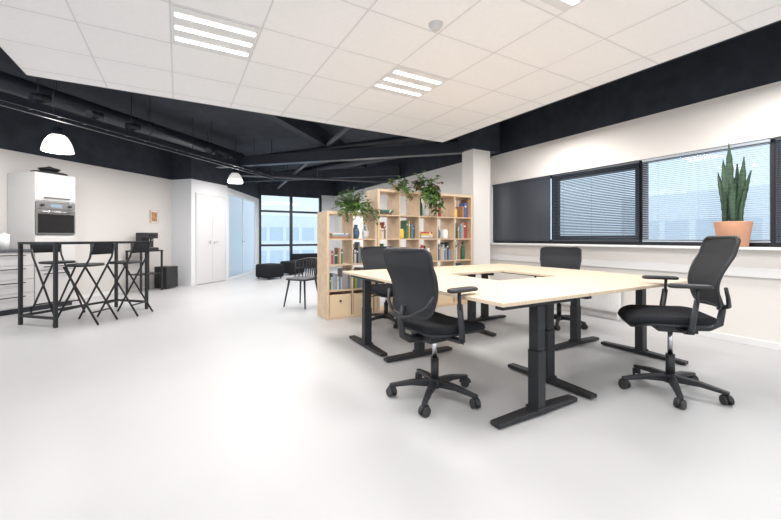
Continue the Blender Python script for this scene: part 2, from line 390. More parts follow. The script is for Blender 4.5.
def pendant(loc, top, lab, en):
    t = thing('pendant_lamp', lab, 'lamp', loc, 0, 'white dome pendant lamps')
    prof = [(0.172, 0.0), (0.166, 0.04), (0.152, 0.10), (0.13, 0.155), (0.10, 0.20), (0.07, 0.23), (0.05, 0.238)]
    b = MB(); b.lathe(prof, M_shade, n=144, rib=0.022, nrib=24); b.lathe([(r * 0.95, z - 0.003) for r, z in reversed(prof)], M_shade, n=48); b.obj('lamp_shade', t)
    b = MB(); b.lathe([(0.0, 0.345), (0.03, 0.34), (0.055, 0.32), (0.07, 0.25), (0.072, 0.228), (0.0, 0.228)], M_blackp); b.obj('lamp_holder', t)
    b = MB(); b.cyl((0, 0, 0.33), (0, 0, top - loc[2]), 0.005, M_blackp, n=6); b.obj('cord', t)
    b = MB(); b.lathe([(0.0, 0.06), (0.03, 0.07), (0.045, 0.11), (0.03, 0.16), (0.02, 0.226), (0, 0.226)], M_bulb, n=16); b.obj('bulb', t)
    l = bpy.data.lights.new('pendant_light', 'POINT'); l.energy = en; l.color = (1, 0.95, 0.9); l.shadow_soft_size = 0.08
    o = bpy.data.objects.new('pendant_light', l); COL.objects.link(o); o.location = (loc[0], loc[1], loc[2] - 0.08)
pendant((-1.43, 6.65, 2.28), 2.885, 'glowing white dome pendant lamp above the bar table', 18)
pendant((1.18, 9.50, 2.42), H - 0.001, 'small glowing white dome pendant lamp near the storage doors', 4)

def panel(x, y):
    t = thing('ceiling_light_panel', 'square recessed white ceiling light with three bright strips', 'ceiling light', (x + 0.3, y + 0.3, CZ - 0.012), 0, 'recessed ceiling light panels')
    b = MB(); b.box((-0.285, -0.285, 0.004), (0.285, 0.285, 0.0095), M_wplast); b.obj('housing', t)
    for k in (-1, 0, 1):
        b = MB(); b.box((-0.27, k * 0.18 - 0.024, 0), (0.27, k * 0.18 + 0.024, 0.004), M_lit); b.obj('light_strip', t)
PY = (2.9, 1.05)
for (x, y) in ((-0.05, PY[0]), (1.75, PY[0]), (1.75, PY[1]), (-0.05, PY[1])): panel(x, y)
def area(x, y, z, s, e, col=(1, 0.975, 0.95)):
    l = bpy.data.lights.new('panel_and_fill_light', 'AREA'); l.shape = 'SQUARE'; l.size = s; l.energy = e; l.color = col
    o = bpy.data.objects.new('panel_and_fill_light', l); COL.objects.link(o); o.location = (x, y, z); return o
for (x, y, e) in ((-0.05, 2.9, 26), (1.75, 2.9, 32), (1.75, PY[1], 30), (-0.05, PY[1], 24), (-0.05, -1.9, 22), (1.75, -1.9, 26)): area(x + 0.3, y + 0.3, CZ - 0.03, 0.55, e)
for (x, y, e) in ((-2.0, 6.0, 40), (-0.3, 7.3, 36), (1.3, 6.9, 38), (2.9, 6.8, 42), (1.6, 9.1, 38), (3.6, 10.8, 62), (4.45, 3.5, 32), (4.45, 1.0, 36)): area(x, y, 2.5 if x < 4.4 else 2.66, 1.4 if x < 4.4 else 0.6, e)  # fill lamps added to brighten the rear and window side; no fixtures there
t = thing('smoke_detector', 'small round white smoke detector on the tile ceiling', 'smoke detector', (1.66, 2.21, CZ))
b = MB(); b.lathe([(0, -0.045), (0.025, -0.044), (0.035, -0.035), (0.05, -0.02), (0.055, 0)], M_white, n=24); b.obj('body', t)

# ---------------------------------------------------------------- desks
def desk(loc, rz, L, lab):
    t = thing('desk', lab, 'desk', loc, rz, 'birch desks pushed together'); h = L / 2 - 0.002
    b = MB(); b.box((-h, -0.398, 0.716), (h, 0.398, 0.740), M_birch); b.obj('tabletop', t, bevel=0.003)
    b = MB()
    for yy in (-0.10, 0.10): b.box((-L / 2 + 0.12, yy - 0.02, 0.675), (L / 2 - 0.12, yy + 0.02, 0.712), M_steel)
    b.obj('support_rail', t, bevel=0.002)
    for s in (-1, 1):
        xx = s * (L / 2 - 0.10)
        b = MB(); b.box((xx - 0.04, -0.035, 0.035), (xx + 0.04, 0.035, 0.40), M_steel); b.box((xx - 0.036, -0.031, 0.40), (xx + 0.036, 0.031, 0.68), M_steel)
        b.box((xx - 0.05, -0.045, 0.035), (xx + 0.05, 0.045, 0.05), M_steel)
        lg = b.obj('leg', t, bevel=0.004)
        b = MB(); b.bar((xx, -0.365, 0.02), (xx, -0.05, 0.024), 0.07, 0.026, 0.08, 0.034, M_steel); b.bar((xx, 0.365, 0.02), (xx, 0.05, 0.024), 0.07, 0.026, 0.08, 0.034, M_steel); b.box((xx - 0.04, -0.05, 0.007), (xx + 0.04, 0.05, 0.041), M_steel)
        for yy in (-0.33, 0.33): b.cyl((xx, yy, 0), (xx, yy, 0.01), 0.022, M_rub, n=14)
        b.obj('foot', lg, bevel=0.004)
        b = MB(); b.box((xx - 0.03, -0.33, 0.68), (xx + 0.03, 0.33, 0.714), M_steel); b.obj('crossbar', lg, bevel=0.003)
    return t
desk((1.95, 2.20, 0), pi / 2, 1.5, 'birch-top desk with black T-legs, office chair tucked at its side')
desk((2.35, 3.35, 0), 0, 1.6, 'birch-top desk with black T-legs near the bookcases')
desk((3.127, 1.85, 0), 0, 1.55, 'birch-top desk with black T-legs beside the raised office chair')
desk((3.553, 3.00, 0), pi / 2, 1.5, 'birch-top desk with black T-legs by the window wall')

# ---------------------------------------------------------------- office chairs
def office_chair(loc, rz, lab, arm=0.685, lift=0.0, backh=0.46, brot=0.3, recl=0.07):
    t = thing('office_chair', lab, 'office chair', loc, rz, 'black swivel office chairs')
    b = MB(); b.lathe([(0.0, 0.135), (0.04, 0.13), (0.05, 0.11), (0.05, 0.07), (0.0, 0.065)], M_plast, n=20)
    casts = []
    for k in range(5):
        a = 2 * pi * k / 5 + brot; c, s = math.cos(a), math.sin(a)
        b.bar((c * 0.03, s * 0.03, 0.10), (c * 0.17, s * 0.17, 0.098), 0.05, 0.05, 0.042, 0.034, M_plast)
        b.bar((c * 0.165, s * 0.165, 0.098), (c * 0.315, s * 0.315, 0.075), 0.042, 0.034, 0.034, 0.022, M_plast)
        casts.append((c * 0.30, s * 0.30, a))
    base = b.obj('base', t, bevel=0.006)
    for (cx, cy, a) in casts:
        a2 = a + R.uniform(0.6, 1.4)
        b = MB(); dx, dy = math.cos(a2), math.sin(a2)
        for sgn in (-1, 1):
            b.cyl((dx * 0.010 * sgn, dy * 0.010 * sgn, 0), (dx * 0.026 * sgn, dy * 0.026 * sgn, 0), 0.031, M_rub, n=20)
        hood = []
        for j in range(7):
            th = pi * j / 6; hood.append((-dy * 0.034 * math.cos(th), dx * 0.034 * math.cos(th), 0.034 * math.sin(th)))
        b.tube(hood, 0.011, M_plast, n=8); b.cyl((0, 0, 0.02), (0, 0, 0.05), 0.010, M_plast, n=10)
        b.obj('caster', base, loc=(cx, cy, 0.031))
    b = MB(); b.cyl((0, 0, 0.12), (0, 0, 0.27), 0.028, M_plast); b.cyl((0, 0, 0.27), (0, 0, 0.40 + lift), 0.016, M_chrome); b.obj('gas_column', t)
    LZ = (0, 0, lift)
    b = MB(); b.box((-0.10, -0.13, 0.385), (0.10, 0.10, 0.435), M_plast); b.tube([(0.08, 0.02, 0.405), (0.18, 0.03, 0.40), (0.24, 0.03, 0.395)], 0.008, M_plast, n=8)
    b.obj('tilt_mechanism', t, loc=LZ, bevel=0.012)
    def sf(x, y, z):
        z += -0.035 * max(0, (y - 0.10) / 0.15) ** 2 + 0.018 * (abs(x) / 0.25) ** 2
        if y < -0.1: z += 0.015 * ((-y - 0.1) / 0.15)
        return (x, y, z)
    b = MB(); b.pad(0.50, 0.50, 0.05, M_fabric, (0, 0.045, 0.45), 0.10, 0.4, sf)
    b.pad(0.47, 0.47, 0.02, M_plast, (0, 0.045, 0.433), 0.10, 0.3, sf); b.obj('seat', t, loc=LZ)
    def bw(v): return 0.195 + 0.045 * min(1, v * 1.6)
    def bp(u, v, off=0.0):
        w = bw(v)
        e = 1.0
        if v < 0.12: e = math.sqrt(max(0, 1 - ((0.12 - v) / 0.12) ** 2)) * 0.25 + 0.75
        if v > 0.90: e = math.sqrt(max(0, 1 - ((v - 0.90) / 0.10) ** 2)) * 0.18 + 0.82
        z = 0.575 + (backh - 0.03) * v
        y = -0.235 - 0.025 + 0.035 * math.sin(pi * min(1, v / 0.75)) * (1 if v < 0.75 else 0) - recl * max(0, v - 0.3) ** 1.3 + 0.04 * (u * u)
        return (u * w * e, y + off, z)
    nu, nv = 12, 24
    vs = []; fs = []
    for side, off in ((0, 0.004), (1, -0.004)):
        for j in range(nv + 1):
            for i in range(nu + 1): vs.append(bp(-1 + 2 * i / nu, j / nv, off))
    K = (nu + 1) * (nv + 1)
    for j in range(nv):
        for i in range(nu):
            a = j * (nu + 1) + i; fs.append((a, a + 1, a + nu + 2, a + nu + 1)[::-1]); fs.append((K + a, K + a + 1, K + a + nu + 2, K + a + nu + 1))
    b = MB(); b.add(vs, fs, M_mesh, True); br = b.obj('backrest', t, loc=LZ)
    rim = [bp(1, j / nv) for j in range(nv + 1)] + [bp(1 - 2 * i / nu, 1) for i in range(1, nu)] + [bp(-1, 1 - j / nv) for j in range(nv + 1)] + [bp(-1 + 2 * i / nu, 0) for i in range(1, nu)]
    b = MB(); b.tube(rim, 0.011, M_plast, n=8, closed=True)
    b.obj('backrest_frame', br)
    b = MB()
    b.tube([(0, -0.08, 0.41), (0, -0.22, 0.415), (0, -0.285, 0.45), (0, -0.30, 0.54), (0, -0.275, 0.64)], [0.028, 0.027, 0.024, 0.02, 0.016], M_plast, n=12)
    for sgn in (-1, 1): b.tube([(0, -0.30, 0.56), (sgn * 0.10, -0.295, 0.585), (sgn * 0.20, -0.25, 0.65), (sgn * 0.232, -0.225, 0.72)], [0.017, 0.014, 0.012, 0.010], M_plast, n=10)
    b.obj('back_support', t, loc=LZ)
    for sgn in (-1, 1):
        b = MB(); A_ = arm - lift
        b.bar((sgn * 0.12, -0.02, 0.425), (sgn * 0.275, -0.02, 0.425), 0.055, 0.02, 0.055, 0.02, M_plast)
        b.tube([(sgn * 0.265, -0.02, 0.42), (sgn * 0.285, -0.03, 0.46), (sgn * 0.287, -0.055, A_ - 0.10)], [0.021, 0.021, 0.019], M_plast, n=12, flat=0.6)
        b.tube([(sgn * 0.287, -0.055, A_ - 0.13), (sgn * 0.287, -0.06, A_ - 0.02)], 0.014, M_plast, n=12, flat=0.7)
        b.pad(0.075, 0.24, 0.024, M_plast, (sgn * 0.28, -0.02, A_ - 0.024), 0.03, 0.35)
        b.obj('armrest', t, loc=LZ)
    return t
office_chair((1.545, 2.07, 0), -math.radians(84), 'black swivel office chair with mesh back tucked under the desk', backh=0.46, arm=0.785, lift=0.02)
office_chair((3.06, 1.295, 0), math.radians(40), 'black swivel office chair raised high, turned side-on by desk corner', arm=0.80, lift=0.06, backh=0.50, brot=0.5, recl=0.12)
office_chair((2.32, 4.15, 0), math.radians(176), 'black swivel office chair between desk and bookcase', arm=0.66, lift=-0.03)
office_chair((4.17, 2.98, 0), math.radians(122), 'black swivel office chair at the window side of the desks', arm=0.66, lift=-0.03)

# ---------------------------------------------------------------- bookcases
def bookcase(x0, y0, cols, rows, lab):
    c, o, n = 0.335, 0.0375, 0.016
    W = cols * c + (cols - 1) * n + 2 * o; Hh = rows * c + (rows - 1) * n + 2 * o; D = 0.39
    t = thing('bookcase', lab, 'bookcase', (x0, y0, 0))
    b = MB(); b.box((0, 0, 0), (o, D, Hh), M_birchs); b.box((W - o, 0, 0), (W, D, Hh), M_birchs); b.box((o, 0, 0), (W - o, D, o), M_birchs); b.box((o, 0, Hh - o), (W - o, D, Hh), M_birchs)
    b.obj('frame', t, bevel=0.002)
    for r in range(1, rows):
        z = o + r * c + (r - 1) * n
        b = MB(); b.box((o, 0.004, z), (W - o, D - 0.004, z + n), M_birchs); b.obj('shelf', t)
    for k in range(1, cols):
        xx = o + k * c + (k - 1) * n
        b = MB()
        for r in range(rows):
            z = o + r * (c + n); b.box((xx, 0.006, z), (xx + n, D - 0.006, z + c), M_birchs)
        b.obj('divider', t)
    return t, (lambda cc, rr: (x0 + o + cc * (c + n), y0, o + rr * (c + n))), Hh
BX, BY = 1.72, 4.70
low, cellL, HL = bookcase(BX, BY, 2, 4, 'low birch cube bookcase, four cubes high, holding books and boxes')
tall, cellT, HT = bookcase(BX + 0.768, BY, 5, 5, 'tall birch cube bookcase, five by five cubes, open-backed')

bcols = [((0.42, 0.05, 0.05), 'red'), ((0.05, 0.12, 0.35), 'blue'), ((0.70, 0.68, 0.63), 'white'), ((0.60, 0.42, 0.10), 'yellow'), ((0.04, 0.04, 0.05), 'black'), ((0.06, 0.20, 0.11), 'green'), ((0.38, 0.18, 0.09), 'orange'), ((0.28, 0.26, 0.25), 'grey'), ((0.10, 0.22, 0.29), 'teal'), ((0.45, 0.43, 0.41), 'grey'), ((0.52, 0.42, 0.30), 'beige'), ((0.04, 0.05, 0.08), 'dark blue'), ((0.12, 0.07, 0.05), 'brown'), ((0.25, 0.33, 0.42), 'pale blue'), ((0.62, 0.60, 0.57), 'white')]
bmesh_ = []
for c, nme in bcols:
    m = mat('book_cover_' + nme, c, 0.5)
    b = MB()
    b.box((0, 0, 0), (1, 0.03, 1), m); b.box((0, 0.03, 0), (0.12, 1, 1), m); b.box((0.88, 0.03, 0), (1, 1, 1), m); b.box((0.12, 0.03, 0.015), (0.88, 0.97, 0.985), M_paper)
    if nme not in ('grey', 'beige', 'brown', 'pale blue', 'teal', 'orange'): b.box((0.1, -0.004, 0.72), (0.9, 0, 0.80), M_paper if nme != 'white' else M_blackp)
    o = b.obj('book'); me = o.data; bpy.data.objects.remove(o); bmesh_.append((me, nme))
def books(cell, x0f, x1f, grp):
    cx, cy, cz = cell; x = cx + 0.004 + x0f * 0.327; xe = cx + 0.004 + x1f * 0.327; depth = R.uniform(0.03, 0.12); hm = R.uniform(0.75, 1.12)
    while True:
        w = R.uniform(0.011, 0.045); h = min(0.315, R.uniform(0.17, 0.29) * hm); d = R.uniform(0.13, 0.22)
        if x + w > xe: break
        me, nme = R.choice(bmesh_)
        o = bpy.data.objects.new('book', me); COL.objects.link(o)
        o.scale = (w, d, h); o.location = (x, cy + depth + R.uniform(0, 0.02), cz + 0.0005)
        tag(o, nme + (' thin paperback standing upright in the birch bookcase' if w < 0.026 else ' thick hardback standing upright in the birch bookcase'), 'book', grp)
        x += w + 0.001
def stack(cell, fx, n, grp):
    cx, cy, cz = cell; z = cz + 0.0005
    for k in range(n):
        me, nme = R.choice(bmesh_); w = R.uniform(0.018, 0.035)
        o = bpy.data.objects.new('book', me); COL.objects.link(o)
        L_ = R.uniform(0.19, 0.24)
        o.scale = (w, 0.16, L_); o.rotation_euler = (0, pi / 2, 0); o.location = (cx + fx * 0.327, cy + 0.06, z + w)
        tag(o, nme + ' book lying flat in a pile on the shelf', 'book', grp); z += w + 0.0005
G = 'books in the low bookcase'
books(cellL(0, 2), 0.0, 0.8, G); books(cellL(1, 2), 0.0, 0.6, G); books(cellL(0, 1), 0.1, 1, G); books(cellL(1, 1), 0, 0.8, G)
G = 'books in the tall bookcase'
for (cc, rr, a, e) in ((0, 1, 0, .9), (1, 1, 0, .6), (3, 1, 0, .9), (4, 1, .1, .7), (0, 2, 0, .6), (1, 2, 0, .75), (2, 2, 0, .5), (3, 2, 0.25, 1), (4, 2, 0, .6), (1, 3, 0.5, 1), (4, 3, 0.2, .9), (3, 4, 0, .45), (2, 0, 0, .9), (0, 3, 0.1, 0.6), (4, 4, 0.6, 1)): books(cellT(cc, rr), a, e, G)
stack(cellT(2, 3), 0.2, 4, G); stack(cellT(0, 4), 0.1, 3, G); stack(cellT(2, 1), 0.2, 6, G); stack(cellL(0, 3), 0.2, 3, 'books in the low bookcase')
def cratebox(cell, lab):
    t = thing('storage_box', lab, 'box', (cell[0] + 0.1675, cell[1] + 0.19, cell[2] + 0.0005), 0, 'wooden storage boxes in the bookcases')
    b = MB(); b.box((-0.155, -0.17, 0), (0.155, -0.155, 0.29), M_edge); b.box((-0.155, 0.155, 0), (0.155, 0.17, 0.29), M_edge); b.box((-0.155, -0.155, 0), (-0.143, 0.155, 0.29), M_edge); b.box((0.143, -0.155, 0), (0.155, 0.155, 0.29), M_edge); b.box((-0.143, -0.155, 0), (0.143, 0.155, 0.012), M_edge); b.obj('body', t, bevel=0.002)
    b = MB(); b.cyl((0, -0.17, 0.2), (0, -0.185, 0.2), 0.014, M_plast, n=14); b.obj('knob', t)
for cl in (cellL(0, 0), cellL(1, 0), cellT(1, 0), cellT(3, 0)): cratebox(cl, 'light wooden storage box with a small black knob')
def vase(loc, m, lab, prof, name='vase', cat='vase'):
    b = MB(); b.lathe(prof, m, n=24); o = b.obj(name, loc=loc); tag(o, lab, cat)
P_v = [(0.0, 0.0), (0.035, 0.0), (0.05, 0.04), (0.055, 0.09), (0.04, 0.14), (0.022, 0.17), (0.03, 0.20), (0.027, 0.20), (0.018, 0.17), (0.0, 0.16)]
P_b = [(0, 0), (0.036, 0.0), (0.037, 0.01), (0.037, 0.17), (0.03, 0.20), (0.013, 0.23), (0.013, 0.29), (0.016, 0.29), (0.016, 0.30), (0, 0.30)]
P_j = [(0, 0), (0.05, 0), (0.055, 0.02), (0.055, 0.12), (0.045, 0.13), (0.045, 0.15), (0, 0.15)]
def at(cell, f, d=0.14): return (cell[0] + f * 0.335, cell[1] + d, cell[2] + 0.0005)
vase(at(cellL(1, 3), 0.3), M_cerb, 'dark blue ceramic vase on the shelf', P_v)
vase(at(cellL(1, 3), 0.75), M_cer, 'white ceramic vase with narrow neck on the shelf', P_v)
vase(at(cellL(1, 2), 0.80), M_yel, 'yellow storage jar beside the books', P_j, 'jar', 'jar')
vase(at(cellT(0, 2), 0.8), M_cer, 'white storage jar beside the books', P_j, 'jar', 'jar')
vase(at(cellT(1, 3), 0.25), M_yel, 'yellow storage jar beside the books', P_j, 'jar', 'jar')
vase(at(cellT(2, 4), 0.3), M_botl, 'dark green glass bottle on the upper shelf', P_b, 'bottle', 'bottle')
vase(at(cellT(2, 4), 0.62), M_cer, 'white ceramic vase with narrow neck on the shelf', P_v)
vase(at(cellT(3, 3), 0.25), M_cerb, 'dark blue ceramic vase on the shelf', P_v)
vase(at(cellT(3, 3), 0.7), M_cer, 'white storage jar beside the books', P_j, 'jar', 'jar')
vase(at(cellT(2, 2), 0.75), M_cer, 'white ceramic vase with narrow neck on the shelf', P_v)
vase(at(cellT(1, 1), 0.8), M_cerb, 'dark blue ceramic vase on the shelf', P_v)
vase(at(cellT(4, 4), 0.25), M_yel, 'yellow storage jar on the upper shelf', P_j, 'jar', 'jar')
vase(at(cellT(4, 2), 0.8), M_botl, 'dark green glass bottle beside the books', P_b, 'bottle', 'bottle')

# ---------------------------------------------------------------- plants
def foliage(b, base, n, length, elev, droop, ll, lw, ms, step=0.04, azr=(0, 2 * pi), front=None):
    for i in range(n):
        az = R.uniform(*azr); e = R.uniform(*elev); L = length * R.uniform(0.5, 1.15)
        p = Vector(base) + Vector((math.cos(az) * 0.03, math.sin(az) * 0.03, 0))
        d = Vector((math.cos(az) * math.cos(e), math.sin(az) * math.cos(e), math.sin(e))).normalized()
        pts = [p.copy()]; l = 0; k = 0; m = R.choice(ms)
        while l < L:
            p = p + d * step; d = (d + Vector((R.uniform(-.15, .15), R.uniform(-.15, .15), -droop * step * 10))).normalized()
            if front is not None and p.y > front - 0.03 and p.z < 0.03: p.z = 0.03; d.z = abs(d.z) * 0.2; d.y -= 0.5; d.normalize()
            pts.append(p.copy()); l += step
            if k > 0:
                sgn = -1 if k % 2 else 1
                for s3 in ((sgn,) if R.random() < 0.6 else (-1, 1)):
                    ang = R.uniform(0, 2 * pi)
                    dr = (Vector((math.cos(ang), math.sin(ang), R.uniform(-0.5, 0.5))) + d * 0.4).normalized()
                    nn = dr.cross(Vector((R.uniform(-.5, .5), R.uniform(-.5, .5), 1))).normalized()
                    a = ll * R.uniform(0.6, 1.25); ww = lw * a / ll
                    q0 = p + dr * a * 0.2; q1 = p + dr * a * 0.5; q2 = p + dr * a * 0.8 + Vector((0, 0, -a * 0.1)); q3 = p + dr * a * 1.1 + Vector((0, 0, -a * 0.3))
                    pts9 = [p, q0 + nn * ww * .38, q1 + nn * ww / 2, q2 + nn * ww * .32, q3, q2 - nn * ww * .32, q1 - nn * ww / 2, q0 - nn * ww * .38, q1 - Vector((0, 0, ww * 0.12))]
                    if front is not None: pts9 = [Vector((v.x, v.y, max(v.z, 0.012))) if v.y > front - 0.012 else v for v in pts9]
                    b.add(pts9, [(0, 1, 8), (1, 2, 8), (2, 3, 8), (3, 4, 8), (4, 5, 8), (5, 6, 8), (6, 7, 8), (7, 0, 8)], m, True)
            k += 1
        b.tube(pts, 0.003, M_stem, n=5)
def potplant(loc, potm, pr, ph, lab, **kw):
    t = thing('potted_plant', lab, 'plant', loc)
    b = MB(); b.lathe([(0, 0), (pr * 0.75, 0), (pr * 0.78, 0.005), (pr, ph), (pr * 0.93, ph), (pr * 0.9, ph - 0.015)], potm, n=28); b.obj('pot', t)
    b = MB(); b.disc((0, 0, ph - 0.015), pr * 0.9, M_soil); b.obj('soil', t)
    b = MB()
    for g in kw['sets']: foliage(b, (0, 0, ph - 0.02), **g)
    b.obj('foliage', t)
    return t
potplant((2.16, 4.84, HL + 0.0005), M_cer, 0.08, 0.10, 'bushy green plant in a white pot on the low bookcase', sets=[
    dict(n=62, length=0.26, elev=(0.2, 1.45), droop=0.25, ll=0.06, lw=0.032, ms=[M_leaf1, M_leaf1, M_leaf2], front=-0.14),
    dict(n=28, length=0.46, elev=(-0.2, 0.6), droop=0.6, ll=0.055, lw=0.03, ms=[M_leaf1, M_leaf2], azr=(pi * 1.15, pi * 1.85), front=-0.14)])
potplant((2.88, 4.82, HT + 0.0005), M_terra, 0.06, 0.08, 'small green trailing plant on the tall bookcase', sets=[
    dict(n=18, length=0.14, elev=(0.3, 1.3), droop=0.4, ll=0.065, lw=0.042, ms=[M_leaf2, M_leaf1, M_leaf3], front=-0.12),
    dict(n=12, length=0.30, elev=(-0.2, 0.4), droop=0.9, ll=0.06, lw=0.038, ms=[M_leaf2, M_leaf1], azr=(pi * 1.3, pi * 1.7), front=-0.12)])
potplant((3.42, 4.82, HT + 0.0005), M_cer, 0.08, 0.10, 'large leafy trailing plant spilling over the tall bookcase', sets=[
    dict(n=30, length=0.20, elev=(0.2, 1.3), droop=0.35, ll=0.08, lw=0.056, ms=[M_leaf2, M_leaf1, M_leaf2, M_leaf3], front=-0.12),
    dict(n=24, length=0.44, elev=(-0.2, 0.5), droop=0.9, ll=0.075, lw=0.05, ms=[M_leaf2, M_leaf1, M_leaf2], azr=(pi * 1.25, pi * 1.75), front=-0.12)])

t = thing('potted_snake_plant', 'tall dark green snake plant in a terracotta pot on the windowsill', 'plant', (5.155, 1.60, WB + 0.0055))
b = MB(); pr = [(0, 0), (0.118, 0), (0.122, 0.005), (0.158, 0.263), (0.156, 0.27), (0.146, 0.27), (0.143, 0.245)]
b.lathe(pr, M_terra, n=36); b.obj('pot', t)
b = MB(); b.disc((0, 0, 0.246), 0.143, M_soil); b.obj('soil', t)
def blade(x, y, h, w, face, lean, az, twist):
    b = MB(); n = 26; vs = []; fs = []; ph = R.uniform(0, 6)
    for j in range(n + 1):
        f = j / n; ww = w * (0.55 + 0.45 * math.sin(min(1, f * 1.7) * pi / 2)) * (1 if f < 0.6 else max(0.02, 1 - ((f - 0.6) / 0.4) ** 1.9)) * (1 + 0.09 * math.sin(j * 1.7 + ph))
        a = face + twist * f; c, s = math.cos(a), math.sin(a)
        cx = x + math.cos(az) * lean * f * f + 0.006 * math.sin(f * 7 + ph); cy = y + math.sin(az) * lean * f * f + 0.006 * math.cos(f * 6 + ph); z = 0.235 + h * f
        th = 0.004 * (1 - f * 0.7)
        for (u, v) in ((-1, 0.010), (-0.5, -0.002 - th), (0, -0.006 - th), (0.5, -0.002 - th), (1, 0.010), (0.5, 0.001 + th), (0, -0.003 + th), (-0.5, 0.001 + th)):
            vs.append((cx + u * ww / 2 * c - v * s, cy + u * ww / 2 * s + v * c, z))
    for j in range(n):
        for k in range(8):
            l = (k + 1) % 8; fs.append((j * 8 + k, j * 8 + l, (j + 1) * 8 + l, (j + 1) * 8 + k))
    fs.append(tuple(n * 8 + k for k in range(8)))
    b.add(vs, fs, M_snake, True); return b.obj('leaf', t)
for (x, y, h, w_, ln, az) in ((0.0, 0.02, 0.88, 0.072, 0.02, 1.8), (-0.03, 0.06, 0.58, 0.055, 0.05, 1.6), (0.02, -0.045, 0.72, 0.065, 0.04, -1.4), (-0.05, -0.01, 0.50, 0.055, 0.02, -2.0), (-0.02, 0.05, 0.72, 0.058, 0.02, 1.9), (0.0, -0.075, 0.56, 0.052, 0.07, -1.5), (0.06, 0.0, 0.66, 0.058, 0.02, -1.0)):
    blade(x, y, h, w_, 1.87 + R.uniform(-0.5, 0.5), ln, az, R.uniform(-0.6, 0.6))

# ---------------------------------------------------------------- bar table + folding bar chairs
t = thing('bar_table', 'tall rectangular black bar table with thin metal legs', 'table', (-1.08, 6.615, 0), pi / 4)
W2, D2, HB = 0.64, 0.325, 1.05
b = MB(); b.box((-W2, -D2, HB - 0.03), (W2, D2, HB), M_steel); b.obj('tabletop', t, bevel=0.003)
for sx in (-1, 1):
    for sy in (-1, 1):
        b = MB(); b.box((sx * (W2 - 0.02) - 0.018, sy * (D2 - 0.02) - 0.018, 0), (sx * (W2 - 0.02) + 0.018, sy * (D2 - 0.02) + 0.018, HB - 0.03), M_steel); b.obj('leg', t, bevel=0.002)
b = MB()
for sx in (-1, 1): b.box((sx * (W2 - 0.02) - 0.015, -D2 + 0.02, 0.10), (sx * (W2 - 0.02) + 0.015, D2 - 0.02, 0.13), M_steel)
b.box((-W2 + 0.02, D2 - 0.035, 0.10), (W2 - 0.02, D2 - 0.005, 0.13), M_steel)
b.obj('stretcher', t)
def barchair(loc, rz):
    t = thing('folding_bar_chair', 'black folding metal bar chair with padded seat at the bar table', 'chair', loc, rz, 'black folding bar chairs')
    b = MB(); b.pad(0.36, 0.31, 0.035, M_plast, (0, 0.0, 0.735), 0.09, 0.4); b.obj('seat', t)
    def bf(x, y, z): return (x, y + 0.04 * (x / 0.2) ** 2, z)
    b = MB(); b.pad(0.38, 0.018, 0.15, M_fabric, (0, -0.250, 0.89), 0.008, 0.12, bf); b.obj('backrest', t)
    for s in (-1, 1):
        b = MB(); b.tube([(s * 0.18, -0.235, 1.03), (s * 0.18, -0.20, 0.85), (s * 0.18, -0.12, 0.70), (s * 0.19, 0.25, 0.01)], 0.0125, M_steel, n=10); b.obj('leg', t)
        b = MB(); b.tube([(s * 0.155, 0.15, 0.735), (s * 0.16, -0.29, 0.01)], 0.0125, M_steel, n=10); b.obj('leg', t)
    b = MB(); b.cyl((-0.185, 0.155, 0.19), (0.185, 0.155, 0.19), 0.010, M_steel, n=8); b.obj('footrest', t)
    b = MB(); b.cyl((-0.155, -0.20, 0.16), (0.155, -0.20, 0.16), 0.010, M_steel, n=8); b.obj('crossbar', t)
    return t
barchair((-1.04, 6.12, 0), math.radians(60)); barchair((-0.66, 6.50, 0), math.radians(60)); barchair((-1.50, 6.96, 0), math.radians(-135))

# ---------------------------------------------------------------- kitchen
q4 = pi / 4
KX, KY = -1.862, 7.448
t = thing('tall_oven_cabinet', 'tall white kitchen cabinet with a built-in oven', 'cabinet', (KX, KY, 0), q4)
W, D = 0.56, 0.588
b = MB(); b.box((0, 0.02, 0.08), (0.018, D, 2.1), M_white); b.box((W - 0.018, 0.02, 0.08), (W, D, 2.1), M_white); b.box((0.018, D - 0.01, 0.08), (W - 0.018, D, 2.1), M_white)
for z in (0.08, 1.13, 1.66, 2.082): b.box((0.018, 0.02, z), (W - 0.018, D - 0.01, z + 0.018), M_white)
b.box((0.01, 0.06, 0), (W - 0.01, D, 0.08), M_blackp); b.obj('body', t)
def door(z0, z1, hz):
    b = MB(); b.box((0.002, 0, z0), (W - 0.002, 0.018, z1), M_white); d = b.obj('door', t, bevel=0.002)
    b = MB(); b.cyl((0.10, -0.025, hz), (W - 0.10, -0.025, hz), 0.007, M_steel, n=8)
    for x in (0.12, W - 0.12): b.cyl((x, 0, hz), (x, -0.025, hz), 0.006, M_steel, n=8)
    b.obj('handle', d)
door(0.10, 0.60, 0.55); door(0.608, 1.132, 0.66); door(1.678, 2.098, 1.72)
t = thing('built_in_oven', 'stainless steel and black glass oven built into the cabinet', 'oven', (KX, KY, 1.149), q4)
b = MB(); b.box((0.02, 0.02, 0.001), (W - 0.02, 0.5, 0.50), M_inox); b.obj('body', t)
b = MB(); b.box((0.01, -0.005, 0.40), (W - 0.01, 0.019, 0.505), M_inox); b.box((0.2, -0.007, 0.43), (0.36, -0.005, 0.475), M_disp)
b.obj('control_panel', t, bevel=0.002)
for x in (0.09, 0.47):
    b = MB(); b.cyl((x, -0.005, 0.452), (x, -0.03, 0.452), 0.02, M_steel, n=16); b.obj('knob', t)
b = MB(); b.box((0.01, -0.012, 0.01), (W - 0.01, 0.019, 0.39), M_inox); b.box((0.03, -0.015, 0.03), (W - 0.03, -0.012, 0.32), M_ovenG); d = b.obj('oven_door', t, bevel=0.002)
b = MB(); b.cyl((0.06, -0.05, 0.355), (W - 0.06, -0.05, 0.355), 0.009, M_chrome, n=10)
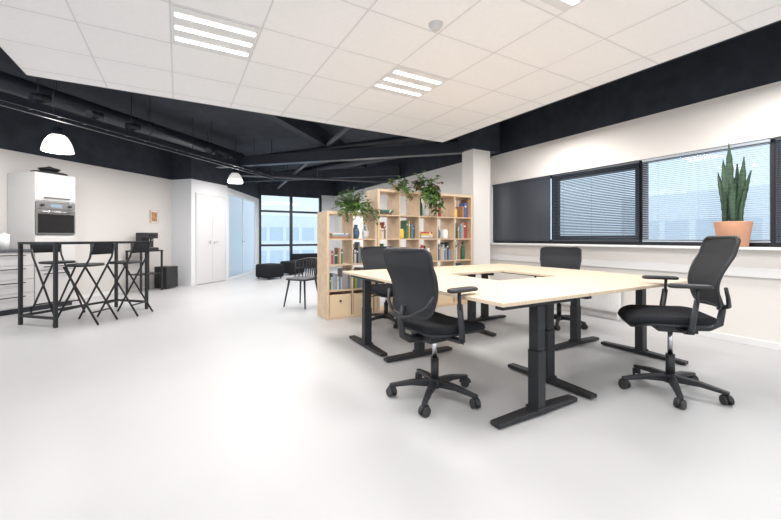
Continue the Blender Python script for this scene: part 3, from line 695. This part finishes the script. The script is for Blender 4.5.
for x in (0.09, W - 0.09): b.cyl((x, -0.012, 0.355), (x, -0.05, 0.355), 0.007, M_chrome, n=8)
b.obj('handle', d)
for off in (-0.61, -1.215):
    t = thing('drawer_cabinet', 'white kitchen base cabinet with four drawers and dark handles', 'cabinet', (KX + off * s2, KY + off * s2, 0), q4, 'white kitchen base cabinets')
    b = MB(); b.box((0, 0.02, 0.08), (0.60, D, 0.90), M_white); b.box((0.01, 0.06, 0), (0.59, D, 0.08), M_blackp); b.obj('body', t)
    for k in range(4):
        z0 = 0.10 + k * 0.20
        b = MB(); b.box((0.003, 0, z0), (0.597, 0.019, z0 + 0.194), M_white); d = b.obj('drawer', t, bevel=0.002)
        b = MB(); b.cyl((0.12, -0.025, z0 + 0.15), (0.48, -0.025, z0 + 0.15), 0.007, M_steel, n=8)
        for x in (0.15, 0.45): b.cyl((x, 0, z0 + 0.15), (x, -0.025, z0 + 0.15), 0.006, M_steel, n=8)
        b.obj('handle', d)
b = MB(); b.box((-1.22, -0.02, 0.901), (-0.01, D, 0.935), M_greyp); o = b.obj('worktop', loc=(KX, KY, 0), rot=(0, 0, q4), bevel=0.003); tag(o, 'dark grey kitchen worktop over the drawer units', 'worktop')
b = MB(); b.lathe([(0.0, 0), (0.055, 0), (0.055, 0.22), (0.02, 0.22), (0.02, 0.24), (0, 0.24)], M_cer, n=24); o = b.obj('paper_towel_roll', loc=(KX - 0.20 - 0.10, KY - 0.20 + 0.10, 0.9355)); tag(o, 'white paper towel roll standing on the worktop', 'paper roll')
t = thing('serving_tray', 'black oval tray with rim on top of the oven cabinet', 'tray', (KX + 0.08, KY + 0.36, 2.1005), q4)
b = MB(); b.pad(0.46, 0.34, 0.02, M_plast, (0, 0, 0), 0.15, 0.3); b.obj('base', t)
b = MB(); b.tube([(0.225 * math.cos(a * pi / 12), 0.165 * math.sin(a * pi / 12), 0.03) for a in range(24)], 0.012, M_plast, n=8, closed=True); b.obj('rim', t)
b = MB(); b.lathe([(0, 0), (0.06, 0), (0.13, 0.06), (0.14, 0.075), (0.12, 0.08), (0.05, 0.10), (0.0, 0.12)], M_plast, n=24); o = b.obj('lidded_pan', loc=(KX + 0.08, KY + 0.36, 2.1245)); tag(o, 'black lidded pan on the tray above the oven cabinet', 'pan')

t = thing('side_table', 'small black metal side table with shelf holding the coffee machine', 'table', (-0.60, 9.12, 0), q4)
b = MB(); b.box((-0.26, -0.20, 0.82), (0.26, 0.20, 0.85), M_steel); b.obj('tabletop', t)
b = MB(); b.box((-0.24, -0.18, 0.35), (0.24, 0.18, 0.37), M_steel); b.obj('shelf', t)
for sx in (-1, 1):
    for sy in (-1, 1):
        b = MB(); b.box((sx * 0.24 - 0.015, sy * 0.18 - 0.015, 0), (sx * 0.24 + 0.015, sy * 0.18 + 0.015, 0.82), M_steel); b.obj('leg', t)
t = thing('coffee_machine', 'black bean-to-cup coffee machine on the side table', 'coffee machine', (-0.55, 9.17, 0.8505), q4)
b = MB(); b.box((-0.14, -0.14, 0), (0.14, 0.16, 0.05), M_plast); b.box((-0.14, 0.0, 0.05), (0.14, 0.16, 0.36), M_plast); b.box((-0.14, -0.12, 0.24), (0.14, 0.0, 0.36), M_plast); b.obj('body', t, bevel=0.01)
b = MB(); b.cyl((-0.03, -0.07, 0.24), (-0.03, -0.07, 0.18), 0.012, M_chrome, n=10); b.cyl((0.03, -0.07, 0.24), (0.03, -0.07, 0.18), 0.012, M_chrome, n=10); b.obj('spout', t)
b = MB(); b.box((-0.12, -0.13, 0.05), (0.12, -0.01, 0.056), M_inox); b.obj('drip_tray', t)
b = MB(); b.box((-0.08, -0.124, 0.27), (0.08, -0.12, 0.33), M_ovenG); b.obj('display', t)
t = thing('mini_fridge', 'small black refrigerator beside the side table', 'refrigerator', (-0.24, 9.46, 0), q4)
b = MB(); b.box((-0.15, -0.15, 0.02), (0.15, 0.15, 0.48), M_plast); b.obj('body', t, bevel=0.006)
b = MB(); b.box((-0.15, -0.18, 0.03), (0.15, -0.152, 0.48), M_plast); d = b.obj('door', t, bevel=0.005)
b = MB(); b.cyl((0.12, -0.20, 0.30), (0.12, -0.20, 0.44), 0.008, M_inox, n=8); b.cyl((0.12, -0.18, 0.32), (0.12, -0.20, 0.32), 0.006, M_inox, n=8); b.cyl((0.12, -0.18, 0.42), (0.12, -0.20, 0.42), 0.006, M_inox, n=8); b.obj('handle', d)
t = thing('picture_frame', 'small framed brown print on the beige wall', 'picture', (-0.47, 9.68, 1.44), q4)
b = MB(); b.box((-0.085, -0.01, 0), (0.085, 0.0, 0.26), M_wplast); b.obj('mount', t)
b = MB(); b.box((-0.068, -0.013, 0.025), (0.068, -0.01, 0.235), M_art); b.obj('print', t)
b = MB()
for a, e in (((-0.095, -0.02, 0), (-0.085, 0.005, 0.26)), ((0.085, -0.02, 0), (0.095, 0.005, 0.26)), ((-0.095, -0.02, -0.012), (0.095, 0.005, 0.0)), ((-0.095, -0.02, 0.26), (0.095, 0.005, 0.272))): b.box(a, e, M_birchs)
b.obj('frame', t)

t0 = thing('pouf', 'low black square pouf near the glazed wall', 'pouf', (2.15, 10.3, 0), 0.5, 'black lounge poufs')
b = MB(); b.pad(0.55, 0.55, 0.36, M_fabric, (0, 0, 0.04), 0.06, 0.12); b.obj('cushion', t0)
for sx in (-1, 1):
    for sy in (-1, 1):
        b = MB(); b.cyl((sx * 0.2, sy * 0.2, 0), (sx * 0.2, sy * 0.2, 0.045), 0.018, M_plast, n=8); b.obj('foot', t0)
copy_thing(t0, (3.0, 11.2, 0), 0.3)
t = thing('lounge_sofa', 'low black two-seat sofa by the glazing', 'sofa', (3.9, 12.3, 0), 0)
b = MB(); b.pad(1.2, 0.70, 0.28, M_fabric, (0, 0, 0.1), 0.05, 0.15); b.obj('seat', t)
b = MB(); b.pad(1.2, 0.18, 0.20, M_fabric, (0, 0.26, 0.36), 0.05, 0.1); b.obj('backrest', t)
for sx in (-1, 1):
    for sy in (-1, 1):
        b = MB(); b.cyl((sx * 0.5, sy * 0.28, 0), (sx * 0.5, sy * 0.28, 0.11), 0.02, M_plast, n=8); b.obj('leg', t)

t = thing('dining_chair', 'black wooden spindle-back chair standing behind the bookcase end', 'chair', (1.74, 5.88, 0), math.radians(125))
b = MB(); b.pad(0.44, 0.42, 0.03, M_plast, (0, 0, 0.43), 0.10, 0.4); b.obj('seat', t)
for sx in (-1, 1):
    for sy in (-1, 1):
        b = MB(); b.tube([(sx * 0.15, sy * 0.14, 0.435), (sx * 0.21, sy * 0.20, 0.0)], [0.017, 0.011], M_plast, n=10); b.obj('leg', t)
b = MB()
top = []
for k in range(11):
    u = -1 + 2 * k / 10; top.append((u * 0.24, -0.26 + 0.14 * u * u, 0.76 - 0.05 * u * u))
b.tube(top, 0.017, M_plast, n=10)
mid = [(x * 0.97, y + 0.02, 0.60) for x, y, z in top]; b.tube(mid, 0.010, M_plast, n=8)
for k in range(0, 11): b.tube([(top[k][0] * 0.88, max(-0.19, top[k][1] + 0.05), 0.45), top[k]], 0.008, M_plast, n=8)
b.obj('backrest', t)

# ---------------------------------------------------------------- world, camera
w = bpy.data.worlds.new('sky'); scene.world = w; w.use_nodes = True
bg = w.node_tree.nodes['Background']; bg.inputs[0].default_value = (0.88, 0.94, 1.0, 1); bg.inputs[1].default_value = 1.5
cam = bpy.data.cameras.new('camera'); co = bpy.data.objects.new('camera', cam); COL.objects.link(co)
co.location = (0, 0, 1.1); co.rotation_euler = (pi / 2, 0, -math.radians(29.9))
cam.sensor_width = 36; cam.lens = 369 / 781 * 36; cam.shift_y = -22 / 781; cam.clip_start = 0.05
scene.camera = co
scene.view_settings.view_transform = 'Standard'
scene.view_settings.look = 'None'
scene.view_settings.exposure = 0.15
